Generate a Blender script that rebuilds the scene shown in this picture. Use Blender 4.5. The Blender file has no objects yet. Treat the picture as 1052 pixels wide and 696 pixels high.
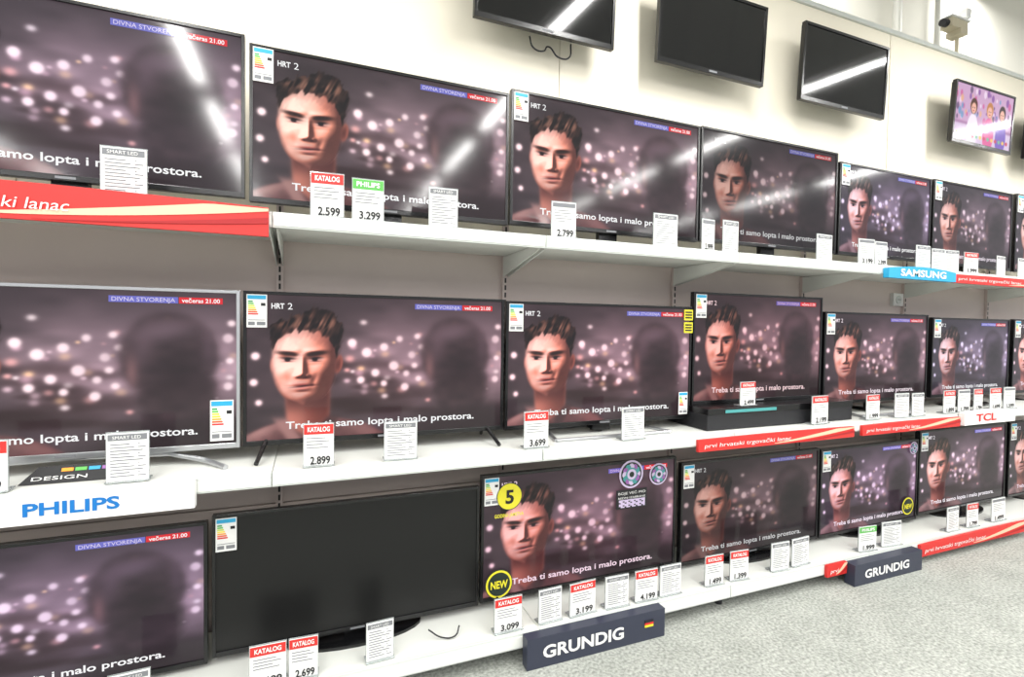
import bpy, math, random
import numpy as np
from mathutils import Matrix, Vector
random.seed(4)
scn = bpy.context.scene
scn.view_settings.view_transform = 'Standard'
scn.view_settings.exposure = 0.0
COL = scn.collection

# ------------------------------------------------------------------ materials
def s2l(c):
    return tuple(((x/12.92) if x <= 0.04045 else ((x+0.055)/1.055)**2.4) for x in c)
MATS = {}
def mat(name, rgb, rough=0.5, metal=0.0, emit=0.0, noise=0.0, nscale=40.0, bump=0.0, trans=0.0, coat=0.0, spec=0.5):
    if name in MATS: return MATS[name]
    m = bpy.data.materials.new(name); m.use_nodes = True
    nt = m.node_tree; b = nt.nodes['Principled BSDF']
    c = s2l([x/255 for x in rgb])+(1,)
    b.inputs['Base Color'].default_value = c
    b.inputs['Roughness'].default_value = rough
    b.inputs['Metallic'].default_value = metal
    b.inputs['Specular IOR Level'].default_value = spec
    b.inputs['Coat Weight'].default_value = coat
    b.inputs['Transmission Weight'].default_value = trans
    if emit > 0:
        b.inputs['Emission Color'].default_value = c
        b.inputs['Emission Strength'].default_value = emit
    if noise > 0 or bump > 0:
        tc = nt.nodes.new('ShaderNodeTexCoord')
        n = nt.nodes.new('ShaderNodeTexNoise'); n.inputs['Scale'].default_value = nscale
        n.inputs['Detail'].default_value = 4
        nt.links.new(tc.outputs['Object'], n.inputs['Vector'])
        if noise > 0:
            r = nt.nodes.new('ShaderNodeValToRGB')
            r.color_ramp.elements[0].position = 0.3; r.color_ramp.elements[1].position = 0.7
            r.color_ramp.elements[0].color = tuple(x*(1-noise) for x in c[:3])+(1,)
            r.color_ramp.elements[1].color = tuple(min(1, x*(1+noise)) for x in c[:3])+(1,)
            nt.links.new(n.outputs['Fac'], r.inputs['Fac'])
            nt.links.new(r.outputs['Color'], b.inputs['Base Color'])
        if bump > 0:
            bp = nt.nodes.new('ShaderNodeBump'); bp.inputs['Strength'].default_value = bump
            bp.inputs['Distance'].default_value = 0.01
            nt.links.new(n.outputs['Fac'], bp.inputs['Height'])
            nt.links.new(bp.outputs['Normal'], b.inputs['Normal'])
    MATS[name] = m
    return m

def screen_mat(name, attr=None, rgb=None, gain=1.0):
    """glossy panel that emits its picture, brightness set by the object's colour"""
    m = bpy.data.materials.new(name); m.use_nodes = True
    nt = m.node_tree; b = nt.nodes['Principled BSDF']
    b.inputs['Base Color'].default_value = (0.012, 0.012, 0.014, 1)
    b.inputs['Roughness'].default_value = 0.10
    b.inputs['Specular IOR Level'].default_value = 0.25
    oi = nt.nodes.new('ShaderNodeObjectInfo')
    mx = nt.nodes.new('ShaderNodeMix'); mx.data_type = 'RGBA'; mx.blend_type = 'MULTIPLY'
    mx.inputs['Factor'].default_value = 1.0
    nt.links.new(oi.outputs['Color'], mx.inputs['A'])
    if attr:
        a = nt.nodes.new('ShaderNodeAttribute'); a.attribute_name = attr
        nt.links.new(a.outputs['Color'], mx.inputs['B'])
    else:
        mx.inputs['B'].default_value = s2l([x/255 for x in rgb])+(1,)
    nt.links.new(mx.outputs['Result'], b.inputs['Emission Color'])
    b.inputs['Emission Strength'].default_value = gain
    return m

M_CREAM = mat('wall_paint_cream', (242, 235, 217), 0.75, noise=0.02, nscale=2)
M_BLDG = mat('wall_paint_grey', (214, 212, 202), 0.8, noise=0.02, nscale=2)
M_CEIL = mat('ceiling_paint', (235, 235, 230), 0.9)
M_GREY = mat('back_panel_grey', (208, 194, 188), 0.45, noise=0.03, nscale=3)
M_SHELF = mat('shelf_enamel', (224, 226, 221), 0.4)
M_LIP = mat('shelf_lip', (203, 207, 203), 0.35)
M_SLOT = mat('slot_dark', (35, 34, 34), 0.6)
M_BLK = mat('black_plastic', (16, 16, 18), 0.25)
M_BLKM = mat('black_matte', (26, 26, 30), 0.55)
M_SIL = mat('silver_trim', (190, 192, 195), 0.3, metal=0.85)
M_WHITE = mat('white_card', (230, 230, 228), 0.6)
M_RED = mat('red_print', (205, 44, 40), 0.5)
M_DRED = mat('dark_red_print', (165, 22, 26), 0.5)
M_PEACH = mat('peach_print', (238, 190, 160), 0.5)
M_GREEN = mat('green_print', (90, 175, 80), 0.5)
M_YEL = mat('yellow_print', (226, 216, 50), 0.5)
M_DG = mat('dark_green_print', (28, 44, 36), 0.5)
M_GTXT = mat('grey_print', (120, 122, 126), 0.6)
M_INK = mat('black_ink', (25, 25, 28), 0.6)
M_BLUE = mat('blue_print', (0, 110, 185), 0.45)
M_CYAN = mat('cyan_print', (40, 160, 205), 0.45)
M_NAVY = mat('navy_board', (50, 54, 70), 0.4)
M_ORG = mat('orange_print', (240, 150, 30), 0.5)
M_PURP = mat('purple_print', (150, 95, 165), 0.4)
M_LIL = mat('lilac_print', (205, 190, 220), 0.4)
M_TEAL = mat('teal_print', (70, 150, 150), 0.4)
M_ACR = mat('clear_acrylic', (225, 232, 232), 0.08, trans=0.7)
M_OFF = mat('dark_glass_panel', (10, 10, 12), 0.07)
M_OFF2 = mat('dark_satin_panel', (26, 26, 26), 0.32, spec=.3)
M_PIPE = mat('pipe_paint', (195, 195, 188), 0.5)
M_BEIGE = mat('beige_plastic', (190, 180, 156), 0.5)
M_CARPET = mat('carpet_grey', (164, 167, 161), 0.95, noise=0.38, nscale=75, bump=0.6)
nt=M_CARPET.node_tree; bb_=nt.nodes['Principled BSDF']
src=bb_.inputs['Base Color'].links[0].from_socket
n2_=nt.nodes.new('ShaderNodeTexNoise'); n2_.inputs['Scale'].default_value=6; n2_.inputs['Detail'].default_value=10
tc_=[n for n in nt.nodes if n.type=='TEX_COORD'][0]; nt.links.new(tc_.outputs['Object'],n2_.inputs['Vector'])
r2_=nt.nodes.new('ShaderNodeValToRGB'); r2_.color_ramp.elements[0].position=.35; r2_.color_ramp.elements[0].color=(.84,.85,.84,1); r2_.color_ramp.elements[1].position=.65; r2_.color_ramp.elements[1].color=(1,1,1,1)
mm_=nt.nodes.new('ShaderNodeMix'); mm_.data_type='RGBA'; mm_.blend_type='MULTIPLY'; mm_.inputs['Factor'].default_value=1
nt.links.new(n2_.outputs['Fac'],r2_.inputs['Fac']); nt.links.new(src,mm_.inputs['A']); nt.links.new(r2_.outputs['Color'],mm_.inputs['B']); nt.links.new(mm_.outputs['Result'],bb_.inputs['Base Color'])

# ------------------------------------------------------------------ mesh builder
_tc = {}
def text_geo(s, bold=0.0):
    k = (s, bold)
    if k not in _tc:
        cu = bpy.data.curves.new('t', 'FONT'); cu.body = s; cu.size = 1; cu.offset = bold
        cu.resolution_u = 3
        ob = bpy.data.objects.new('t', cu); COL.objects.link(ob)
        dg = bpy.context.evaluated_depsgraph_get(); dg.update()
        me = bpy.data.meshes.new_from_object(ob.evaluated_get(dg))
        v = [(p.co.x, p.co.y) for p in me.vertices]; f = [tuple(p.vertices) for p in me.polygons]
        bpy.data.objects.remove(ob); bpy.data.meshes.remove(me)
        _tc[k] = (v, f)
    return _tc[k]

class MB:
    def __init__(s): s.v=[]; s.f=[]; s.m=[]; s.mats=[]
    def mi(s, m):
        if m not in s.mats: s.mats.append(m)
        return s.mats.index(m)
    def add(s, vs, fs, m):
        o = len(s.v); k = s.mi(m); s.v += list(vs)
        for f in fs: s.f.append(tuple(i+o for i in f)); s.m.append(k)
    def box(s, x0, x1, y0, y1, z0, z1, m, taper=None):
        t = taper or 0
        vs = [(x0,y0,z0),(x1,y0,z0),(x1,y1,z0),(x0,y1,z0),(x0,y0,z1),(x1,y0,z1),(x1,y1,z1),(x0,y1,z1)]
        if t:
            vs[3]=(x0+t,y1,z0+t); vs[2]=(x1-t,y1,z0+t); vs[6]=(x1-t,y1,z1-t); vs[7]=(x0+t,y1,z1-t)
        s.add(vs, [(0,3,2,1),(4,5,6,7),(0,1,5,4),(1,2,6,5),(2,3,7,6),(3,0,4,7)], m)
    def prism(s, poly, y0, y1, m):
        n=len(poly)
        vs=[(x,y0,z) for x,z in poly]+[(x,y1,z) for x,z in poly]
        fs=[tuple(range(n)), tuple(range(2*n-1,n-1,-1))]+[(i,i+n,(i+1)%n+n,(i+1)%n) for i in range(n)]
        s.add(vs,fs,m)
    def prism_x(s, poly, x0, x1, m):
        n=len(poly)
        vs=[(x0,y,z) for y,z in poly]+[(x1,y,z) for y,z in poly]
        fs=[tuple(range(n)), tuple(range(2*n-1,n-1,-1))]+[(i,i+n,(i+1)%n+n,(i+1)%n) for i in range(n)]
        s.add(vs,fs,m)
    def prism_z(s, poly, z0, z1, m):
        n=len(poly)
        vs=[(x,y,z0) for x,y in poly]+[(x,y,z1) for x,y in poly]
        fs=[tuple(range(n-1,-1,-1)), tuple(range(n,2*n))]+[(i,(i+1)%n,(i+1)%n+n,i+n) for i in range(n)]
        s.add(vs,fs,m)
    def disc(s, cx, cz, r, y0, y1, m, n=28):
        s.prism([(cx+r*math.cos(2*math.pi*i/n), cz+r*math.sin(2*math.pi*i/n)) for i in range(n)], y0, y1, m)
    def tube(s, p0, p1, r, m, n=12):
        p0=Vector(p0);p1=Vector(p1);d=(p1-p0).normalized()
        a=d.orthogonal().normalized();b=d.cross(a)
        vs=[]
        for p in (p0,p1):
            for i in range(n):
                t=2*math.pi*i/n; q=p+a*r*math.cos(t)+b*r*math.sin(t); vs.append(tuple(q))
        fs=[(i,(i+1)%n,(i+1)%n+n,i+n) for i in range(n)]+[tuple(range(n-1,-1,-1)),tuple(range(n,2*n))]
        s.add(vs,fs,m)
    def text(s, t, x0, x1, zc, y, m, h=None, bold=0.0, italic=0.0):
        v,f=text_geo(t,bold)
        xs=[p[0] for p in v]
        w=max(xs)-min(xs); sx=(x1-x0)/w; sz=sx if h is None else h/0.70
        z0=zc-0.35*sz
        s.add([(x0+(p[0]-min(xs))*sx+italic*p[1]*sz, y, z0+p[1]*sz) for p in v], f, m)
    def mesh(s, name):
        me=bpy.data.meshes.new(name); me.from_pydata(s.v,[],s.f)
        for m in s.mats: me.materials.append(m)
        me.polygons.foreach_set('material_index', s.m); me.update()
        return me
    def obj(s, name, parent=None, loc=(0,0,0), rz=0, bevel=0):
        o=bpy.data.objects.new(name, s.mesh(name)); COL.objects.link(o)
        o.location=loc; o.rotation_euler=(0,0,rz)
        if bevel:
            b=o.modifiers.new('b','BEVEL'); b.width=bevel; b.segments=2; b.limit_method='ANGLE'
        if parent: o.parent=parent
        return o
def empty(name, loc=(0,0,0), rz=0):
    e=bpy.data.objects.new(name,None); COL.objects.link(e); e.location=loc; e.rotation_euler=(0,0,rz)
    e.empty_display_size=0.1
    return e
def inst(name, me, parent=None, loc=(0,0,0), scale=(1,1,1), rz=0, color=None):
    o=bpy.data.objects.new(name, me); COL.objects.link(o); o.location=loc; o.scale=scale; o.rotation_euler=(0,0,rz)
    if parent: o.parent=parent
    if color: o.color=color
    return o

# ------------------------------------------------------------------ broadcast picture (painted into vertex colours)
NX,NY=600,338
AS=16/9
gx,gy=np.meshgrid(np.linspace(0,AS,NX),np.linspace(0,1,NY))
rng=np.random.RandomState(11)
def sm(d,soft): return 1/(1+np.exp(-np.clip(d/soft,-40,40)))
def ell(cx,cy,rx,ry,soft=0.02,ang=0):
    c,s=math.cos(ang),math.sin(ang)
    X=(gx-cx)*c+(gy-cy)*s; Y=-(gx-cx)*s+(gy-cy)*c
    return sm((1-np.sqrt((X/rx)**2+(Y/ry)**2))*min(rx,ry),min(soft*0.4,min(rx,ry)*.33))
def ga(cx,cy,rx,ry,ang=0):
    c,s=math.cos(ang),math.sin(ang)
    X=(gx-cx)*c+(gy-cy)*s; Y=-(gx-cx)*s+(gy-cy)*c
    return np.exp(-(X/rx)**2-(Y/ry)**2)
def bl(img,m,c,a=1.0):
    m=(m*a)[...,None]; return img*(1-m)+np.array(c)*m
def vnoise(sx,sy,seed):
    r=np.random.RandomState(seed); ny,nx=int(1.2/sy)+6,int(AS/sx)+8
    g=r.rand(ny,nx); X=(gx+.15)/sx; Y=(gy+.1)/sy; X=np.clip(X,0,nx-2); Y=np.clip(Y,0,ny-2); i=X.astype(int); j=Y.astype(int); fx=X-i; fy=Y-j
    i=np.clip(i,0,nx-2); j=np.clip(j,0,ny-2)
    fx=fx*fx*(3-2*fx); fy=fy*fy*(3-2*fy)
    return (g[j,i]*(1-fx)+g[j,i+1]*fx)*(1-fy)+(g[j+1,i]*(1-fx)+g[j+1,i+1]*fx)*fy
img=np.zeros((NY,NX,3))
base=0.13+0.08*vnoise(.5,.25,1)+0.05*vnoise(.14,.06,2)
band=np.exp(-((gy-0.50)/0.25)**2)*np.clip((gx-0.40)/0.5,0.04,1)
base=base+band*(0.30+0.30*(vnoise(.20,.06,3)-.4)+.06*vnoise(.06,.03,4))
img[:]=base[...,None]*np.array((1.08,.94,1.00))
for i in range(30):
    x=rng.uniform(0.45,1.2);y=rng.uniform(0.48,0.85)
    img=bl(img,ell(x,y,rng.uniform(.05,.16),rng.uniform(.015,.04),0.08),(.15,.10,.10),rng.uniform(.4,.7))
for i in range(80):
    x=rng.uniform(0.0,1.77);y=np.clip(rng.normal(0.48,0.13),0.18,0.84);r=rng.uniform(0.008,0.024)
    if x<.62: continue
    c=[(.92,.82,.86),(.93,.70,.68),(.98,.95,.95),(.80,.66,.72),(.98,.82,.62)][rng.randint(5)]
    img=bl(img,ell(x,y,r*1.15,r*.9,0.022),c,rng.uniform(.3,.9))
for x,y,r in [(0.66,.33,.030),(.76,.40,.034),(.88,.36,.028),(.82,.55,.028),(.95,.50,.034),(.72,.60,.026),(1.03,.66,.028),(1.08,.42,.026),(1.73,.30,.030),(1.73,.62,.026),(.05,.42,.026),(.04,.60,.024),(.07,.74,.02),(.88,.63,.022),(.99,.30,.022),(1.04,.56,.022)]:
    img=bl(img,ell(x,y,r,r,0.012),(.98,.92,.93),.95)
# out-of-focus second head with a paler halo of crowd behind it
img=bl(img,ga(1.42,.38,.44,.32),(.50,.43,.47),.70)
for x,y in [(1.12,.28),(1.15,.36),(1.10,.50),(1.13,.60),(1.74,.45),(1.75,.2)]: img=bl(img,ell(x,y,.022,.02,.012),(.98,.92,.93),.8)
img=bl(img,np.maximum(ell(1.52,1.14,0.52,0.34,0.09),ell(1.47,.86,.19,.2,.08)),(0.13,0.095,0.10),0.97)
hd=np.maximum(ell(1.41,0.42,0.265,0.285,0.035),ell(1.45,0.64,0.215,0.22,0.04))
img=bl(img,hd,(0.20,0.16,0.17),0.99)
hn=(.85+.3*vnoise(.07,.05,8))
img=img*(1-hd[...,None])+img*hd[...,None]*hn[...,None]
img=bl(img,ga(1.38,0.25,0.18,0.07,-0.15)*hd,(0.44,0.38,0.42),0.6)
img=bl(img,ga(1.27,0.36,0.06,0.14,.25)*hd,(0.36,0.30,0.33),0.6)
img=bl(img,ga(1.62,0.36,0.04,0.13)*hd,(0.34,0.28,0.32),0.5)
img=bl(img,ga(1.46,0.52,0.15,0.16)*hd,(0.11,0.08,0.085),0.7)
img=bl(img,ga(1.21,0.52,0.035,0.10)*hd,(0.48,0.36,0.36),0.7)
# ---------------- man (wider, slightly taller frame of reference)
gx0,gy0=gx,gy
SXM,SYM=1.13,1.05
gx=(gx0-.355)/SXM+.375; gy=(gy0-.45)/SYM+.445
CX=0.375
jk=np.maximum(ell(CX+0.05,1.15,0.50,0.32,0.012),ell(CX+.02,0.99,0.22,0.16,0.02))
jc=np.array((0.30,0.20,0.20))*(0.75+0.5*vnoise(.10,.16,5)+.2*vnoise(.03,.03,9))[...,None]
m=jk[...,None]; img=img*(1-m)+jc*m
img=bl(img,jk*ga(CX-0.25,0.91,0.14,0.05,-.45),(0.60,0.48,0.46),.85)
img=bl(img,jk*ga(CX+0.33,0.93,0.16,0.05,.4),(0.46,0.34,0.33),.75)
nk=sm(0.120-np.abs(gx-CX-0.015),0.006)*sm(gy-0.55,0.02)*sm(0.95-gy-0.8*np.abs(gx-CX),0.01)
img=bl(img,nk,(0.72,0.47,0.40))
img=bl(img,nk*sm(gx-CX+0.0,0.04),(0.30,0.16,0.14),.85)
img=bl(img,nk*sm(0.775-gy,0.025),(0.25,0.13,0.12),.85)
for sgn in (-1,1):
    cl=sm(0.030-np.abs((gx-CX-.01)-sgn*(0.15-0.55*(gy-0.83)))*0.8,0.006)*sm(gy-0.83,.01)*sm(1.0-gy,.01)
    img=bl(img,cl,(0.56,0.44,0.42) if sgn<0 else (0.22,.16,.16),.9)
img=bl(img,ell(CX+0.188,0.475,0.026,0.062,0.006,0.15),(0.55,0.32,0.27))
img=bl(img,ell(CX+0.187,0.48,0.013,0.040,0.010,0.15),(0.22,0.11,0.10),.8)
img=bl(img,ell(CX-0.178,0.475,0.014,0.045,0.006),(0.66,0.45,0.40))
hx=gx-CX
lean=hx+.35*(gy-.2)
def stn(sx,sy,seed):
    global gx
    k=gx; gx=gx+.45*(gy-.2); r=vnoise(sx,sy,seed); gx=k; return r
st=stn(.013,.06,21)*.55+stn(.028,.035,22)*.45
hairc=np.array((0.13,0.085,0.070))[None,None,:]*(0.35+1.3*st**2)[...,None]
hl=ga(CX-.06,0.20,.12,.06,.1)+.7*ga(CX+.11,.20,.08,.06)
hairc=hairc+(hl*np.clip(st-.33,0,1)*.9)[...,None]*np.array((1,.77,.64))
edge=0.050*(stn(.035,.07,31)-.5)+0.030*(stn(.014,.04,32)-.5)
def hblend(img,m):
    m=m[...,None]; return img*(1-m)+hairc*m
top=0.135+0.55*np.clip(-hx+.0,0,1)**1.2-.03*np.exp(-((hx-.07)/.06)**2)+2.6*np.clip(hx-.10,0,1)**1.7
hm=sm(gy-top-edge,0.004)*sm(0.190+edge*.4-np.abs(hx-.008)-0.30*np.clip(gy-.36,0,1)+.10*np.clip(.34-gy,0,.14),0.004)*sm(0.46-gy,.01)
img=hblend(img,hm)
t=(gy-0.24)/(0.735-0.24)
w=np.interp(t,[-.3,0,.12,.3,.5,.62,.74,.84,.92,.97,1.02,1.2],[.12,.14,.165,.178,.178,.171,.156,.134,.106,.078,.03,.01])
kk=np.ones(13)/13; w=np.apply_along_axis(lambda c:np.convolve(np.pad(c,6,'edge'),kk,'valid'),0,w)
ctr=CX-0.006*t
fc=sm(w-np.abs(gx-ctr),0.004)*sm(t+.05,0.02)*sm(1.0-t-.5*np.abs(gx-ctr),0.012)
q=np.clip(((gx-ctr)/(w*1.06))**2,0,.97)
Z=0.15*np.sqrt(1-q)*np.sqrt(np.clip(1-((t-.48)/.74)**2,0.05,1))
FX=CX-0.018
for y,a,r in ((.43,.014,.018),(.46,.021,.020),(.49,.026,.022),(.52,.032,.025)): Z+=a*ga(FX,y,r,.026)
Z+=.028*ga(FX-.002,.545,.028,.020)+.012*ga(FX-.032,.552,.015,.013)+.012*ga(FX+.032,.552,.015,.013)
EL,ER=FX-0.076,FX+0.076
for e in (EL,ER):
    Z-=.028*ga(e,.432,.047,.026); Z+=.010*ga(e,.445,.028,.015); Z+=.012*ga(e,.385,.055,.018)
    Z-=.004*ga(e,.478,.036,.012)
Z-=.006*ga(FX,.40,.020,.03)
Z+=.014*ga(FX-.110,.52,.05,.045)+.014*ga(FX+.110,.52,.05,.045)
Z-=.008*ga(FX-.068,.585,.018,.045,-.35)+.008*ga(FX+.068,.585,.018,.045,.35)
Z-=.012*ga(FX-.12,.62,.04,.05)+.012*ga(FX+.12,.62,.04,.05)
Z+=.012*ga(FX,.605,.045,.016)-.008*ga(FX,.620,.058,.007)+.012*ga(FX,.637,.042,.013)-.010*ga(FX,.662,.035,.012)
Z+=.016*ga(FX,.695,.05,.03)
dx=AS/(NX-1)/SXM; dy=1/(NY-1)/SYM
zy,zx=np.gradient(Z,dy,dx)
n=np.stack([-zx,zy,np.ones_like(zx)],-1); n/=np.linalg.norm(n,axis=-1,keepdims=True)
def lam(L):
    L=np.array(L,float);L/=np.linalg.norm(L); return np.clip(n@L,0,1)
d=1.02*lam((-.66,.48,.66))+0.07*lam((.9,.1,.5))+.05
d=np.clip(d/.93,0,1.12)
s=d[...,None]
lit=np.array((1.0,.84,.77)); mid=np.array((.82,.54,.45)); drk=np.array((.18,.09,.08))
skin=np.where(s<.6, drk+(mid-drk)*(s/.6), mid+(lit-mid)*np.clip((s-.6)/.4,0,1))
skin=skin*(.97+.05*vnoise(.02,.02,41))[...,None]
m=fc[...,None]; img=img*(1-m)+skin*m
def fb(mm,c,a):
    global img
    img=bl(img,mm*fc,c,a)
fb(ga(FX,.675,.15,.075),(.38,.25,.22),.40); fb(ga(FX,.59,.05,.012),(.40,.25,.22),.35)
fb(sm(np.abs(gx-ctr)-w+.012,.006)*sm(t-.45,.06),(.34,.20,.19),.5)
fb(sm(t-.95,.02),(.34,.20,.19),.6)
for e,sgn in ((EL,1),(ER,-1)):
    fb(ga(e,0.430,0.046,0.022),(0.32,0.18,0.16),.45)
    fb(ga(e,0.442,0.030,0.0105,.06*sgn),(0.66,0.56,0.55),.75)
    fb(ell(e-.004,0.442,0.0155,0.0125,0.004),(0.07,0.05,0.06),1)
    fb(ga(e,0.4320,0.038,0.0085,.08*sgn),(0.09,0.05,0.05),1)
    fb(ga(e,0.4545,0.028,0.004),(0.34,0.19,0.18),.7)
    fb(ell(e-.006*sgn,0.400,0.054,0.0135,0.008,0.13*sgn),(0.12,0.075,0.065),.95)
    fb(ga(e+.03*sgn,0.409,0.02,0.011,0.2*sgn),(0.13,0.085,0.08),.75)
fb(ga(FX-.018,.563,.010,.006),(.20,.09,.09),.85); fb(ga(FX+.020,.563,.010,.006),(.16,.07,.07),.85)
fb(ga(FX,0.609,0.044,0.010),(0.58,0.30,0.28),.8)
fb(ga(FX,0.634,0.038,0.011),(0.78,0.46,0.43),.65)
fb(ga(FX+.004,0.6205,0.056,0.0065,-0.09),(0.18,0.07,0.08),.95)
fb(ga(FX+.058,0.613,0.011,0.009),(0.26,0.13,0.13),.75)
e2=0.040*(stn(.035,.06,51)-.5)+.03*(stn(.014,.04,52)-.5)
hl2=np.interp(hx[0],[-.21,-.178,-.15,-.10,0,.08,.13,.16,.178,.21],[.44,.40,.31,.262,.250,.265,.29,.36,.43,.47])[None,:]
img=hblend(img,sm(hl2+e2-gy,0.005)*hm)
fb(sm(.03-np.abs(gy-hl2-e2-.02),.012),(.35,.2,.19),.35)
gx,gy=gx0,gy0
img=np.clip(img,0,1)

def grid_mesh(name, img, nx, ny, asp, m):
    lin=np.where(img<=0.04045,img/12.92,((img+0.055)/1.055)**2.4)
    xs,zs=np.meshgrid(np.linspace(0,asp,nx),np.linspace(1,0,ny))
    co=np.stack([xs,np.zeros_like(xs),zs],-1).reshape(-1,3).astype(np.float32)
    i=np.arange(nx*ny).reshape(ny,nx)
    q=np.stack([i[1:,:-1],i[1:,1:],i[:-1,1:],i[:-1,:-1]],-1).reshape(-1,4).astype(np.int32)
    me=bpy.data.meshes.new(name)
    me.vertices.add(len(co)); me.vertices.foreach_set('co',co.ravel())
    me.loops.add(q.size); me.loops.foreach_set('vertex_index',q.ravel())
    me.polygons.add(len(q)); me.polygons.foreach_set('loop_start',np.arange(0,q.size,4,dtype=np.int32))
    me.update(calc_edges=True)
    a=me.color_attributes.new('pic','FLOAT_COLOR','POINT')
    rgba=np.ones((len(co),4),np.float32); rgba[:,:3]=lin.reshape(-1,3)
    a.data.foreach_set('color',rgba.ravel())
    me.materials.append(m); me.validate()
    return me
SM=screen_mat('broadcast_picture','pic',gain=1.25)
PIC=grid_mesh('broadcast_picture',img,NX,NY,AS,SM)
# children's show: pastel kitchen with two figures
im2=np.zeros((NY,NX,3)); im2[:]=(.80,.66,.78)
im2=bl(im2,sm(gy-.66,.01),(.62,.42,.60)); im2=bl(im2,sm(gy-.70,.01),(.86,.80,.88))
for k in range(60):
    x,y,r=rng.uniform(0,AS),rng.uniform(0.05,.62),rng.uniform(.015,.05)
    im2=bl(im2,ell(x,y,r,r*1.5,.01),[(.80,.35,.58),(.50,.3,.60),(.95,.9,.95),(.4,.6,.75),(.9,.7,.5),(.34,.25,.4)][k%6],.8)
for x,hc,bc in ((.55,(.30,.16,.10),(.95,.93,.96)),(1.05,(.75,.50,.25),(.88,.40,.62)),(1.45,(.2,.13,.12),(.50,.40,.75))):
    im2=bl(im2,ell(x,.80,.17,.32,.01),bc); im2=bl(im2,ell(x,.34,.105,.14,.01),hc); im2=bl(im2,ell(x,.38,.075,.10,.01),(.93,.72,.62))
    for s_ in (-1,1): im2=bl(im2,ell(x+.028*s_,.37,.010,.010,.004),(.1,.06,.06))
    im2=bl(im2,ell(x,.425,.025,.008,.004),(.7,.25,.25))
for k in range(14): im2=bl(im2,ell(.1+.12*k,.88,.04,.035,.01),[(.95,.8,.4),(.8,.3,.4),(.5,.75,.6)][k%3])
PIC2=grid_mesh('kids_show_picture',np.clip(im2,0,1),NX,NY,AS,SM)
TW=screen_mat('caption_white',rgb=(250,250,250)); TB=screen_mat('caption_blue',rgb=(112,112,200)); TR=screen_mat('caption_red',rgb=(225,40,50)); TL=screen_mat('caption_lilac',rgb=(225,215,240))
cb=MB()
cb.text('Treba ti samo lopta i malo prostora.',0.235,1.56,0.095,-0.001,TW,h=0.05,bold=0.018)
cb.box(1.10,1.455,-0.002,-0.001,0.925,0.965,TB); cb.text('DIVNA STVORENJA',1.115,1.44,0.945,-0.003,TL,h=0.026)
cb.box(1.46,1.70,-0.002,-0.001,0.925,0.965,TR); cb.text('večeras 21.00',1.475,1.685,0.945,-0.003,TW,h=0.026,bold=.02)
cb.text('HRT',0.145,0.225,0.925,-0.001,TW,h=0.036,bold=0.03); cb.text('2',0.245,0.275,0.925,-0.001,TW,h=0.045)
CAP=cb.mesh('captions')

# ------------------------------------------------------------------ energy label
eb=MB()
eb.box(0,1,-0.003,0,0,1.75,M_WHITE)
eb.box(0.05,.95,-0.004,-0.003,1.5,1.7,M_CYAN)
for k,c in enumerate([(30,150,70),(90,180,60),(200,215,50),(245,220,40),(245,165,40),(230,90,40),(210,40,40)]):
    eb.box(0.08,0.30+0.045*k,-0.004,-0.003,1.34-0.11*k,1.41-0.11*k,mat('energy_%d'%k,c,.5))
eb.box(0.7,.92,-0.004,-0.003,1.15,1.3,M_INK)
eb.box(0.08,.92,-0.004,-0.003,0.38,0.41,M_GTXT); eb.box(0.08,.4,-0.004,-0.003,0.12,0.3,M_GTXT); eb.box(0.5,.92,-0.004,-0.003,0.12,0.3,M_GTXT)
ENERGY=eb.mesh('energy_label')

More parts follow.
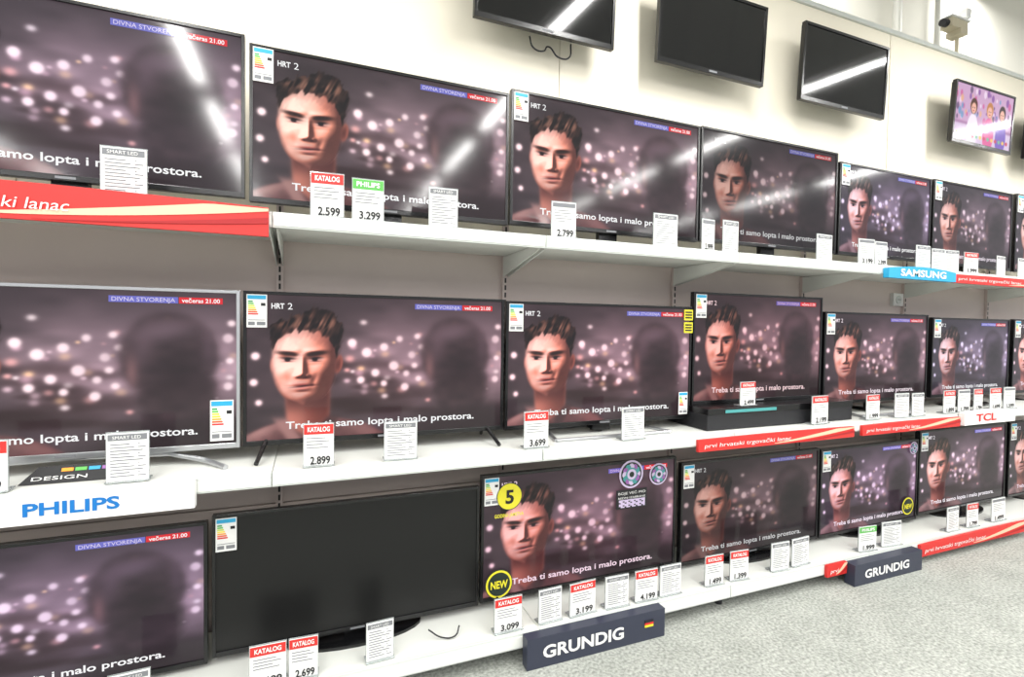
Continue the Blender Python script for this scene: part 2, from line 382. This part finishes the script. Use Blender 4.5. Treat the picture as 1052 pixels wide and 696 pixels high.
# ------------------------------------------------------------------ televisions
A,Bb,C=1.77,.885,.125
def tv(x0,x1,z0,z1,base=None,y=2.1,col=(1,1,1),pic=PIC,frame=M_BLK,bz=0.012,stand='pedestal',standm=None,label='tl',rz=0.0,tilt=0.0,name='television',off=M_OFF):
    """origin at the bottom-left front corner of the set; front faces -y"""
    w=x1-x0; h=z1-z0; standm=standm or M_BLK
    e=empty(name,(x0,y,z0),rz)
    e.rotation_euler=(tilt,0,rz)
    b=MB(); d=0.028; bb=bz*1.6
    b.box(0,bz,0,d,0,h,frame); b.box(w-bz,w,0,d,0,h,frame); b.box(bz,w-bz,0,d,h-bz,h,frame); b.box(bz,w-bz,0,d,0,bb,frame)
    b.box(bz,w-bz,0.010,d,bb,h-bz,M_BLKM)
    b.obj('bezel',e,bevel=0.0015)
    b=MB(); b.box(0.01,w-0.01,d,d+0.012,0.01,h-0.01,M_BLKM); b.box(w*.10,w*.90,d+.012,0.075,h*.08,h*.70,M_BLKM,taper=0.03); b.obj('rear_housing',e,bevel=0.004)
    b=MB(); b.box(w*.5-.028,w*.5+.028,-0.0006,0,bb*.3,bb*.72,M_GTXT); b.obj('maker_badge',e)
    sw=w-2*bz; sh=h-bz-bb
    if pic is None:
        b=MB(); b.box(bz,w-bz,0.006,0.010,bb,h-bz,off); b.obj('screen',e)
    else:
        c=tuple(col)+(1,)
        inst('screen',pic,e,(bz,0.006,bb),(sw/AS,1,sh),color=c)
        if pic is PIC: inst('captions',CAP,e,(bz,0.006,bb),(sw/AS,1,sh),color=tuple(max(.6,min(1,v*1.1)) for v in col)+(1,))
    if label=='tl': inst('energy_label',ENERGY,e,(0.012,-0.001,h-0.135),(0.068,1,0.070))
    if label=='br': inst('energy_label',ENERGY,e,(w-0.095,-0.001,0.03),(0.075,1,0.085))
    if base is not None:
        g=base-z0
        b=MB()
        if stand=='pedestal':
            b.box(w*.5-.05,w*.5+.05,0.03,0.06,g+.01,0.12,standm)
            n=24; b.prism_z([(w*.5+w*.26*math.cos(2*math.pi*i/n),0.045+0.105*math.sin(2*math.pi*i/n)) for i in range(n)],g,g+.012,standm)
        elif stand=='plate':
            b.box(w*.5-.05,w*.5+.05,0.03,0.055,g+.01,0.12,standm)
            P=[(w*.20,-.10,g+.008),(w*.80,-.10,g+.008),(w*.74,.16,g+.008),(w*.26,.16,g+.008)]
            for i in range(4): b.tube(P[i],P[(i+1)%4],.008,M_SIL)
            b.tube((w*.5,.04,g+.01),(w*.5,.16,g+.008),.012,standm)
        elif stand=='feet':
            for sx,dx in ((0.08,-.03),(0.92,.03)):
                cx=w*sx
                b.tube((cx,0.035,0.03),(cx+dx,-0.10,g+.008),.008,standm); b.tube((cx,0.035,0.03),(cx+dx,0.15,g+.008),.008,standm)
        elif stand=='arch':
            P=[(w*.97,-.11,g+.008),(w*.90,-.02,g+.016),(w*.78,.03,-.012),(w*.5,.035,-.004),(w*.22,.03,-.012),(w*.10,-.02,g+.016),(w*.03,-.11,g+.008)]
            for p,q_ in zip(P,P[1:]): b.tube(p,q_,.009,standm)
            b.box(w*.45,w*.55,.025,.05,-.01,.06,standm)
        b.obj('stand',e)
    elif tilt:
        b=MB(); b.box(w*.35,w*.65,0.07,2.4-y+0.0,h*.3,h*.62,M_BLKM); b.obj('wall_bracket',e)
    return e
TV={}
TV['a1']=tv(-1.27,-.225,1.855,2.445,A,col=(1.15,1.05,1.15),label=None)
tv(-.21,.81,1.845,2.42,A,col=(1.2,1.08,1.08))
tv(.82,1.87,1.85,2.445,A,col=(1.2,1.03,1.05))
tv(1.88,2.905,1.855,2.45,A,col=(.48,.40,.40),label=None)
tv(2.925,3.80,1.855,2.405,A,col=(.95,.92,1.2))
tv(3.825,4.75,1.85,2.41,A,col=(.80,.72,.80))
tv(4.80,5.70,1.85,2.42,A,col=(.8,.75,.85))
tv(-1.27,-.24,.935,1.515,Bb,col=(1.2,1.07,1.1),frame=M_SIL,stand='arch',standm=M_SIL,label='br')
tv(-.23,.80,.935,1.515,Bb,col=(1.25,1.03,1.05),stand='feet')
TV['b3']=tv(.81,1.845,.93,1.51,Bb,col=(1.25,.98,1.02),stand='plate')
TV['b4']=tv(1.855,2.81,.998,1.59,None,col=(.95,.66,.68),stand=None)
tv(2.835,3.815,.955,1.51,Bb,col=(1.0,.78,.84),stand='plate')
tv(3.865,4.775,.955,1.495,Bb,col=(.88,.88,1.15))
tv(4.83,5.70,.95,1.50,Bb,col=(1,.8,.9))
tv(-1.35,-.345,.145,.67,C,col=(1.0,.90,1.1),label=None)
tv(-.33,.695,.16,.69,C,pic=None,off=M_OFF2)
TV['c3']=tv(.705,1.765,.165,.735,C,col=(.95,.70,.80),stand='feet')
tv(1.80,2.82,.15,.695,C,col=(.50,.40,.40))
TV['c5']=tv(2.835,3.755,.15,.685,C,col=(.95,.80,1.05))
tv(3.77,4.785,.17,.735,C,col=(1.0,.85,.98))
tv(4.83,5.75,.17,.735,C,col=(.8,.7,.8))
for x0,x1,z0,z1,p in [(.69,1.435,2.815,3.25,None),(1.705,2.46,2.82,3.265,None),(2.765,3.54,2.805,3.265,None),(4.28,5.03,2.775,3.21,PIC2),(5.24,5.98,2.78,3.21,PIC2)]:
    tv(x0,x1,z0,z1,None,y=2.25,pic=p,label=None,bz=.016,col=(.8,.75,.8),tilt=0.05)

# ------------------------------------------------------------------ shelving
sh=empty('display_shelving')
b=MB(); b.box(1.84,2.90,1.97,2.33,.8885,.965,M_BLKM); b.box(1.84,2.90,1.965,2.33,.965,.997,M_BLK); b.box(1.95,2.3,1.962,1.965,.972,.988,M_TEAL)
b.obj('riser_box',sh,bevel=.003)
ups=[-2.16,-1.14,-.12,.90,1.94,2.97,4.0,5.03,6.05,7.07]
b=MB()
for i in range(len(ups)-1):
    for z0,z1 in ((.06,.62),(.625,1.20),(1.205,1.80)):
        b.box(ups[i]+.004,ups[i+1]-.004,2.375,2.398,z0,z1,M_GREY)
b.obj('back_panels',sh,bevel=.002)
b=MB()
for x in ups:
    b.box(x-.014,x+.014,2.355,2.374,.06,2.3,M_GREY)
    for k in range(60):
        z=.10+k*.036
        b.box(x-.004,x+.004,2.353,2.355,z,z+.024,M_SLOT)
b.obj('uprights',sh)
b=MB()
for z in (A,Bb,C):
    for i in range(len(ups)-1):
        b.box(ups[i]+.001,ups[i+1]-.001,1.905,2.35,z-.028,z,M_SHELF)
b.obj('shelf_boards',sh,bevel=.002)
b=MB()
for z,hh in ((A,.05),(Bb,.048),(C,.06)):
    for i in range(len(ups)-1):
        b.box(ups[i]+.001,ups[i+1]-.001,1.893,1.905,z-hh,z+.003,M_LIP)
        b.box(ups[i]+.004,ups[i+1]-.004,1.890,1.893,z-hh+.006,z-.008,M_SHELF)
b.obj('price_rails',sh,bevel=.0015)
b=MB()
for z in (A,Bb):
    for x in ups:
        for dx in (-.012,.012):
            b.prism_x([(1.93,z-.03),(1.93,z-.05),(2.30,z-.12),(2.355,z-.13),(2.355,z-.03)],x+dx-.002,x+dx+.002,M_SHELF)
b.obj('shelf_brackets',sh)
b=MB()
for x in ups:
    b.box(x-.02,x+.02,1.95,2.36,.03,.09,M_LIP); b.tube((x,1.97,0),(x,1.97,.03),.018,M_BLKM)
b.box(ups[0],ups[-1],2.22,2.24,.0,.095,M_SLOT)
b.obj('base_legs_and_plinth',sh)

# ------------------------------------------------------------------ header boards
def wave(x0,x1,z0,z1,amp,n=20,ph=0):
    top=[(x1+(x0-x1)*i/n, z1+amp*math.sin(math.pi*i/n+ph)) for i in range(n+1)]
    return [(x0,z0),(x1,z0)]+top
def red_header(x0,x1,z0,z1,txt='prvi hrvatski trgovački lanac',tx=None,amp=.0,name='promotional_header_board'):
    b=MB(); b.prism(wave(x0,x1,z0,z1,amp),1.872,1.888,M_RED)
    w=x1-x0;h=z1-z0;n=24
    lo=[(x0+w*(.45+.55*i/n), z0+h*(.12+.75*(i/n)**1.6)) for i in range(n+1)]
    hi=[(x0+w*(.45+.55*i/n), z0+h*min(.96,.16+1.1*(i/n)**1.2)) for i in range(n,-1,-1)]
    b.prism(lo+hi,1.870,1.872,M_PEACH)
    lo=[(x0+w*(.55+.45*i/n), z0+h*(.04+.40*(i/n)**1.6)) for i in range(n+1)]
    hi=[(x0+w*(.55+.45*i/n), z0+h*(.05+.60*(i/n)**1.5)) for i in range(n,-1,-1)]
    b.prism(lo+hi,1.869,1.870,M_DRED)
    t=tx or (x0+.03*w, x0+.55*w)
    b.text(txt,t[0],t[1],(z0+z1)/2,1.867,M_WHITE,h=h*.34,italic=.2)
    return b.obj(name)
red_header(-1.5,-.13,1.685,1.78,tx=(-1.25,-.66),amp=.012)
red_header(1.70,2.78,.815,.872,amp=.004)
red_header(2.85,3.75,.815,.872,amp=.004)
red_header(3.63,4.95,1.70,1.752,amp=.003)
red_header(2.60,2.755,.06,.125,txt='prvi',tx=(2.62,2.68))
red_header(3.40,4.60,.045,.118,amp=.004)
def brand_board(x0,x1,z0,z1,board,ink,txt,t0,t1,h,amp=0,y0=1.855,y1=1.886,bold=.03,italic=0,name='brand_header_board'):
    b=MB(); b.prism(wave(x0,x1,z0,z1,amp),y0,y1,board); b.text(txt,t0,t1,(z0+z1)/2+amp*.4,y0-.002,ink,h=h,bold=bold,italic=italic)
    return b
brand_board(-1.6,-.34,.805,.892,M_WHITE,M_BLUE,'PHILIPS',-.765,-.535,.036).obj('brand_header_board')
brand_board(3.0,3.62,1.70,1.755,M_CYAN,M_WHITE,'SAMSUNG',3.10,3.52,.038,amp=.018).obj('brand_header_board')
brand_board(3.76,4.32,.82,.895,M_WHITE,M_RED,'TCL',3.88,4.10,.045,amp=.012).obj('brand_header_board')
b=brand_board(.82,1.50,.001,.128,M_NAVY,M_WHITE,'GRUNDIG',.89,1.28,.050,y0=1.84,y1=1.888)
for k,m in enumerate((M_YEL,M_RED,M_INK)): b.box(1.39,1.435,1.836,1.839,.062+.010*k,.072+.010*k,m)
b.obj('brand_floor_box')
brand_board(2.76,3.34,.001,.118,M_NAVY,M_WHITE,'GRUNDIG',2.84,3.22,.045,y0=1.83,y1=1.888).obj('brand_floor_box')

# ------------------------------------------------------------------ price cards
def card(kind,price):
    b=MB(); W,H=.11,.15
    b.box(0,W,0,.003,0.0,H,M_WHITE)
    b.box(-.003,W+.003,-.012,.040,-.0,.004,M_ACR)
    b.box(-.002,W+.002,.003,.006,.004,H+.004,M_ACR)
    if kind in('red','green'):
        m=M_RED if kind=='red' else M_GREEN
        b.box(.001,W-.001,-.001,0,H*.76,H-.001,m); b.text('KATALOG' if kind=='red' else 'PHILIPS',.014,W-.014,H*.88,-.002,M_WHITE,h=.017,bold=.03)
        for k in range(4): b.box(.010,.010+[.07,.085,.06,.08][k],-.001,0,H*(.66-.075*k),H*(.66-.075*k)+.0026,M_GTXT)
        b.text(price,.024,W-.012,H*.14,-.002,M_INK,h=.027,bold=.025)
    elif kind=='info':
        b.box(.004,W-.004,-.001,0,H*.85,H-.004,M_GTXT); b.text('SMART LED',.016,W-.02,H*.91,-.002,M_WHITE,h=.010)
        for k in range(11):
            b.box(.010,.060+.012*((k*7)%3),-.001,0,H*(.76-.065*k),H*(.76-.065*k)+.0026,M_GTXT)
            b.box(.082,.082+.008*((k*5)%3+.6),-.001,0,H*(.76-.065*k),H*(.76-.065*k)+.0026,M_GTXT)
    elif kind=='price':
        b.box(.004,W-.004,-.001,0,H*.86,H-.004,M_GTXT)
        for k in range(5): b.box(.010,.010+[.07,.085,.06,.08,.05][k],-.001,0,H*(.76-.075*k),H*(.76-.075*k)+.0026,M_GTXT)
        b.text(price,.024,W-.012,H*.14,-.002,M_INK,h=.027,bold=.025)
    return b.mesh('price_card')
KINDS={}
def tag(kind,price,x0,x1,z,zt,y=1.925):
    k=(kind,price)
    if k not in KINDS: KINDS[k]=card(kind,price)
    return inst('price_tag',KINDS[k],None,(x0,y,z),((x1-x0)/.11,1,(zt-z)/.15),rz=random.uniform(-.10,.08))
za,zb,zc=A+.004,Bb+.004,C+.004
for kind,p,x0,x1,h in [('info','',-.60,-.48,.16),('red','2.599',0,.11,.155),('green','3.299',.14,.25,.15),('info','',.42,.53,.15),('price','2.799',.94,1.05,.15),('info','',1.46,1.59,.15),
  ('price','2.999',1.74,1.82,.15),('info','',1.87,1.97,.155),('info','',2.52,2.64,.14),('price','3.199',2.85,2.97,.14),('price','2.399',2.99,3.09,.135),('info','',3.36,3.48,.14),('info','',3.51,3.62,.13),('info','',3.64,3.76,.13),('red','1.999',3.84,3.97,.13),('info','',4.2,4.31,.13),('info','',4.45,4.56,.13)]:
    tag(kind,p,x0,x1,za,za+h)
for kind,p,x0,x1,h in [('red','3.999',-.95,-.83,.15),('info','',-.59,-.48,.155),('red','2.899',-.02,.08,.15),('info','',.26,.38,.14),('red','3.699',.83,.94,.15),('info','',1.31,1.43,.145),
  ('red','2.199',2.52,2.65,.15),('red','1.999',2.96,3.08,.14),('info','',3.21,3.32,.14),('info','',3.37,3.48,.135),('red','1.899',3.68,3.80,.14),('price','1.799',3.83,3.95,.14),('red','1.799',4.0,4.08,.14),('red','1.699',4.18,4.30,.14),('price','1.599',4.34,4.45,.14)]:
    tag(kind,p,x0,x1,zb,zb+h)
tag('red','2.499',2.07,2.18,1.001,1.122,y=1.985)
for kind,p,x0,x1,h in [('info','',-.59,-.48,.14),('red','1.699',-.19,-.075,.145),('red','2.699',-.065,.03,.145),('info','',.20,.30,.145),('red','3.099',.71,.83,.14),('info','',.91,1.02,.14),('red','3.199',1.06,1.19,.14),('info','',1.24,1.36,.14),('red','4.199',1.40,1.52,.14),('info','',1.54,1.66,.14),
  ('red','1.499',1.81,1.92,.145),('red','1.399',1.97,2.08,.145),('info','',2.25,2.37,.145),('info','',2.40,2.53,.145),('green','1.999',2.93,3.06,.14),('info','',3.13,3.28,.14),('info','',3.76,3.88,.15),('red','1.799',3.97,4.08,.15),('price','1.499',4.25,4.40,.15)]:
    tag(kind,p,x0,x1,zc,zc+h)

# ------------------------------------------------------------------ stickers on screens (children of the set they are stuck on)
def stick(b,name,t): 
    o=b.obj(name,TV[t]); o.location=tuple(-v for v in TV[t].location); return o
def promo(x,z,r,txt,t,y=2.098):
    b=MB(); b.disc(x,z,r,y-.002,y,M_DG); b.disc(x,z,r*.94,y-.003,y-.002,M_YEL); b.disc(x,z,r*.80,y-.004,y-.003,M_DG if txt=='NEW' else M_YEL)
    b.text(txt,x-r*.62 if txt=='NEW' else x-r*.32,x+r*.62 if txt=='NEW' else x+r*.32,z,y-.006,M_YEL if txt=='NEW' else M_INK,h=r*(.5 if txt=='NEW' else .95),bold=.03)
    if txt=='5': b.text('GODINA JAMSTVA',.765,.905,.548,2.096,M_YEL,h=.016,bold=.02)
    stick(b,'promo_sticker',t)
promo(.835,.632,.062,'5','c3'); promo(.79,.24,.066,'NEW','c3'); promo(3.655,.25,.06,'NEW','c5')
def award(x,z,r,t,y=2.098):
    b=MB(); b.disc(x,z,r,y-.002,y,M_LIL); b.disc(x,z,r*.86,y-.003,y-.002,M_DG)
    n=12
    for i in range(n):
        a=2*math.pi*i/n
        b.disc(x+r*.55*math.cos(a),z+r*.55*math.sin(a),r*.22,y-.0035-.0001*i,y-.003,(M_LIL,M_TEAL,M_PURP)[i%3],14)
    b.disc(x,z,r*.48,y-.0055,y-.005,M_TEAL); b.disc(x,z,r*.38,y-.006,y-.0055,M_LIL); b.disc(x,z,r*.2,y-.0065,y-.006,M_DG)
    stick(b,'award_sticker',t)
award(1.485,.67,.07,'c3'); award(1.65,.655,.055,'c3'); award(3.70,.63,.04,'c5')
b=MB(); b.box(1.40,1.58,2.096,2.098,.50,.595,M_INK)
b.text('BOJE VEĆ MO',1.41,1.57,.578,2.094,M_WHITE,h=.012); b.text('REDMI IZABRANE',1.41,1.57,.555,2.094,M_WHITE,h=.010)
for i in range(14):
    for j in range(6):
        if (i*7+j*5+i*j)%3: b.box(1.415+i*.011,1.425+i*.011,2.094,2.096,.507+.0065*j,.513+.0065*j,M_LIL)
stick(b,'code_sticker','c3')
b=MB(); b.box(1.79,1.845,2.095,2.098,1.44,1.495,M_YEL); b.box(1.79,1.845,2.095,2.098,1.375,1.43,M_YEL)
for k in range(3): b.box(1.797,1.838,2.093,2.095,1.45+.014*k,1.457+.014*k,M_INK); b.box(1.797,1.838,2.093,2.095,1.385+.014*k,1.392+.014*k,M_INK)
stick(b,'feature_sticker','b3')
inst('energy_label',ENERGY,TV['b3'],(.955,-.004,.025),(.055,1,.065))

b=MB()
b.prism([(0,0),(.25,0),(.27,.055),(.04,.055)],0,.004,M_INK)
b.text('DESIGN',.03,.17,.015,-.002,M_WHITE,h=.012)
for k,m in enumerate((M_ORG,M_GREEN,M_CYAN,M_PURP)): b.box(.10+.035*k,.13+.035*k,-.002,0,.034,.045,m)
o=b.obj('brochure',loc=(-.83,1.985,.889)); o.rotation_euler=(-.6,0,0)

# ------------------------------------------------------------------ cables, socket
def cable(pts,r=.004,name='power_cable'):
    cu=bpy.data.curves.new(name,'CURVE'); cu.dimensions='3D'; cu.bevel_depth=r; cu.bevel_resolution=2
    sp=cu.splines.new('BEZIER'); sp.bezier_points.add(len(pts)-1)
    for p,q in zip(sp.bezier_points,pts): p.co=q; p.handle_left_type=p.handle_right_type='AUTO'
    cu.materials.append(M_BLKM); o=bpy.data.objects.new(name,cu); COL.objects.link(o)
cable([(1.0,2.33,2.83),(1.02,2.33,2.78),(1.08,2.33,2.775),(1.10,2.33,2.80),(1.16,2.33,2.76),(1.22,2.33,2.77),(1.23,2.33,2.84)])
cable([(.45,2.0,.16),(.50,1.97,.135),(.55,1.96,.136),(.58,2.0,.15)],r=.003)
b=MB(); b.box(3.86,3.97,2.35,2.375,1.58,1.67,M_WHITE); b.disc(3.915,1.625,.03,2.345,2.35,M_LIP); b.disc(3.905,1.625,.004,2.343,2.345,M_INK); b.disc(3.925,1.625,.004,2.343,2.345,M_INK); b.obj('wall_socket',bevel=.002)

# ------------------------------------------------------------------ room shell
b=MB(); b.box(-9,14,-9,5,-.1,0,M_CARPET); b.obj('floor')
b=MB()
for x0,x1 in ((-3.2,-1.0),(-.996,1.2),(1.204,3.81),(3.818,6.4),(6.405,8.6)):
    b.box(x0,x1,2.4,2.5,0,3.5,M_CREAM)
b.obj('wall_back')
b=MB(); b.box(-3.2,8.6,2.385,2.51,3.5,3.53,M_LIP); b.obj('trim_1')
b=MB(); b.box(-9,14,3.7,3.8,0,6,M_BLDG); b.obj('wall_building')
b=MB(); b.box(-9,14,-9,3.8,6,6.1,M_CEIL); b.obj('ceiling')
b=MB(); b.tube((5.85,3.62,0),(5.85,3.62,6),.045,M_PIPE); b.tube((6.55,3.62,0),(6.55,3.62,6),.03,M_PIPE)
for z in (1,2.5,4,5.5): b.box(5.78,5.92,3.57,3.70,z,z+.03,M_PIPE)
b.obj('wall_conduit_pipe')
b=MB()
b.tube((4.74,2.45,3.53),(4.74,2.45,3.70),.012,M_BEIGE); b.box(4.69,4.79,2.42,2.48,3.53,3.55,M_BEIGE)
b.box(4.69,4.78,2.40,2.50,3.70,3.74,M_BEIGE); b.box(4.60,4.80,2.41,2.49,3.74,3.81,M_BEIGE); b.box(4.58,4.82,2.40,2.50,3.81,3.82,M_WHITE)
b.tube((4.60,2.45,3.775),(4.55,2.45,3.77),.028,M_INK)
b.box(4.80,4.86,2.42,2.48,3.86,3.93,M_WHITE); b.tube((4.83,2.45,3.82),(4.83,2.45,3.87),.008,M_BLKM)
b.obj('security_camera',loc=(-.06,0,0),bevel=.003)

# ------------------------------------------------------------------ fluorescent fixtures
M_FIX=mat('fixture_white',(235,235,235),.5)
def fixture(X,Y,Zz,P,L=1.25):
    e=empty('fluorescent_light_fixture',(X,Y,Zz))
    b=MB(); b.box(-.09,.09,-L/2-.03,L/2+.03,.02,.08,M_FIX)
    for yy in (-.4,.4): b.tube((0,yy,.08),(0,yy,6-Zz),.004,M_SIL,6)
    b.obj('housing',e)
    ld=bpy.data.lights.new('tube_light','AREA'); ld.shape='RECTANGLE'; ld.size=.08; ld.size_y=L; ld.energy=P; ld.color=(1,.985,.96)
    lo=bpy.data.objects.new('tube_light',ld); COL.objects.link(lo); lo.parent=e; lo.location=(0,0,.015)
for X in (-3.7,-.95,1.8,4.5,7.2):
    for Y in (1.05,-.65,-2.35,-4.05,-5.75): fixture(X,Y,3.6,47)
for X in (1.8,4.5,7.2,9.9): fixture(X,3.05,5.4,50)  # added row, kept out of view, to brighten the building wall behind the partition

w=bpy.data.worlds.new('World'); scn.world=w; w.use_nodes=True
w.node_tree.nodes['Background'].inputs[0].default_value=(.97,.97,1,1); w.node_tree.nodes['Background'].inputs[1].default_value=.80

# ------------------------------------------------------------------ camera
yaw,pitch,roll=math.radians(21.75),math.radians(-1.46),math.radians(0.81)
F=Vector((math.sin(yaw)*math.cos(pitch),math.cos(yaw)*math.cos(pitch),math.sin(pitch)))
R=Vector((math.cos(yaw),-math.sin(yaw),0)); U=R.cross(F)
R2=math.cos(roll)*R+math.sin(roll)*U; U2=-math.sin(roll)*R+math.cos(roll)*U
cd=bpy.data.cameras.new('Camera'); cam=bpy.data.objects.new('Camera',cd); COL.objects.link(cam)
cd.lens=520/1052*36; cd.sensor_width=36; cd.clip_start=.05
M=Matrix((R2,U2,-F)).transposed().to_4x4(); M.translation=Vector((0,0,1.4)); cam.matrix_world=M
scn.camera=cam
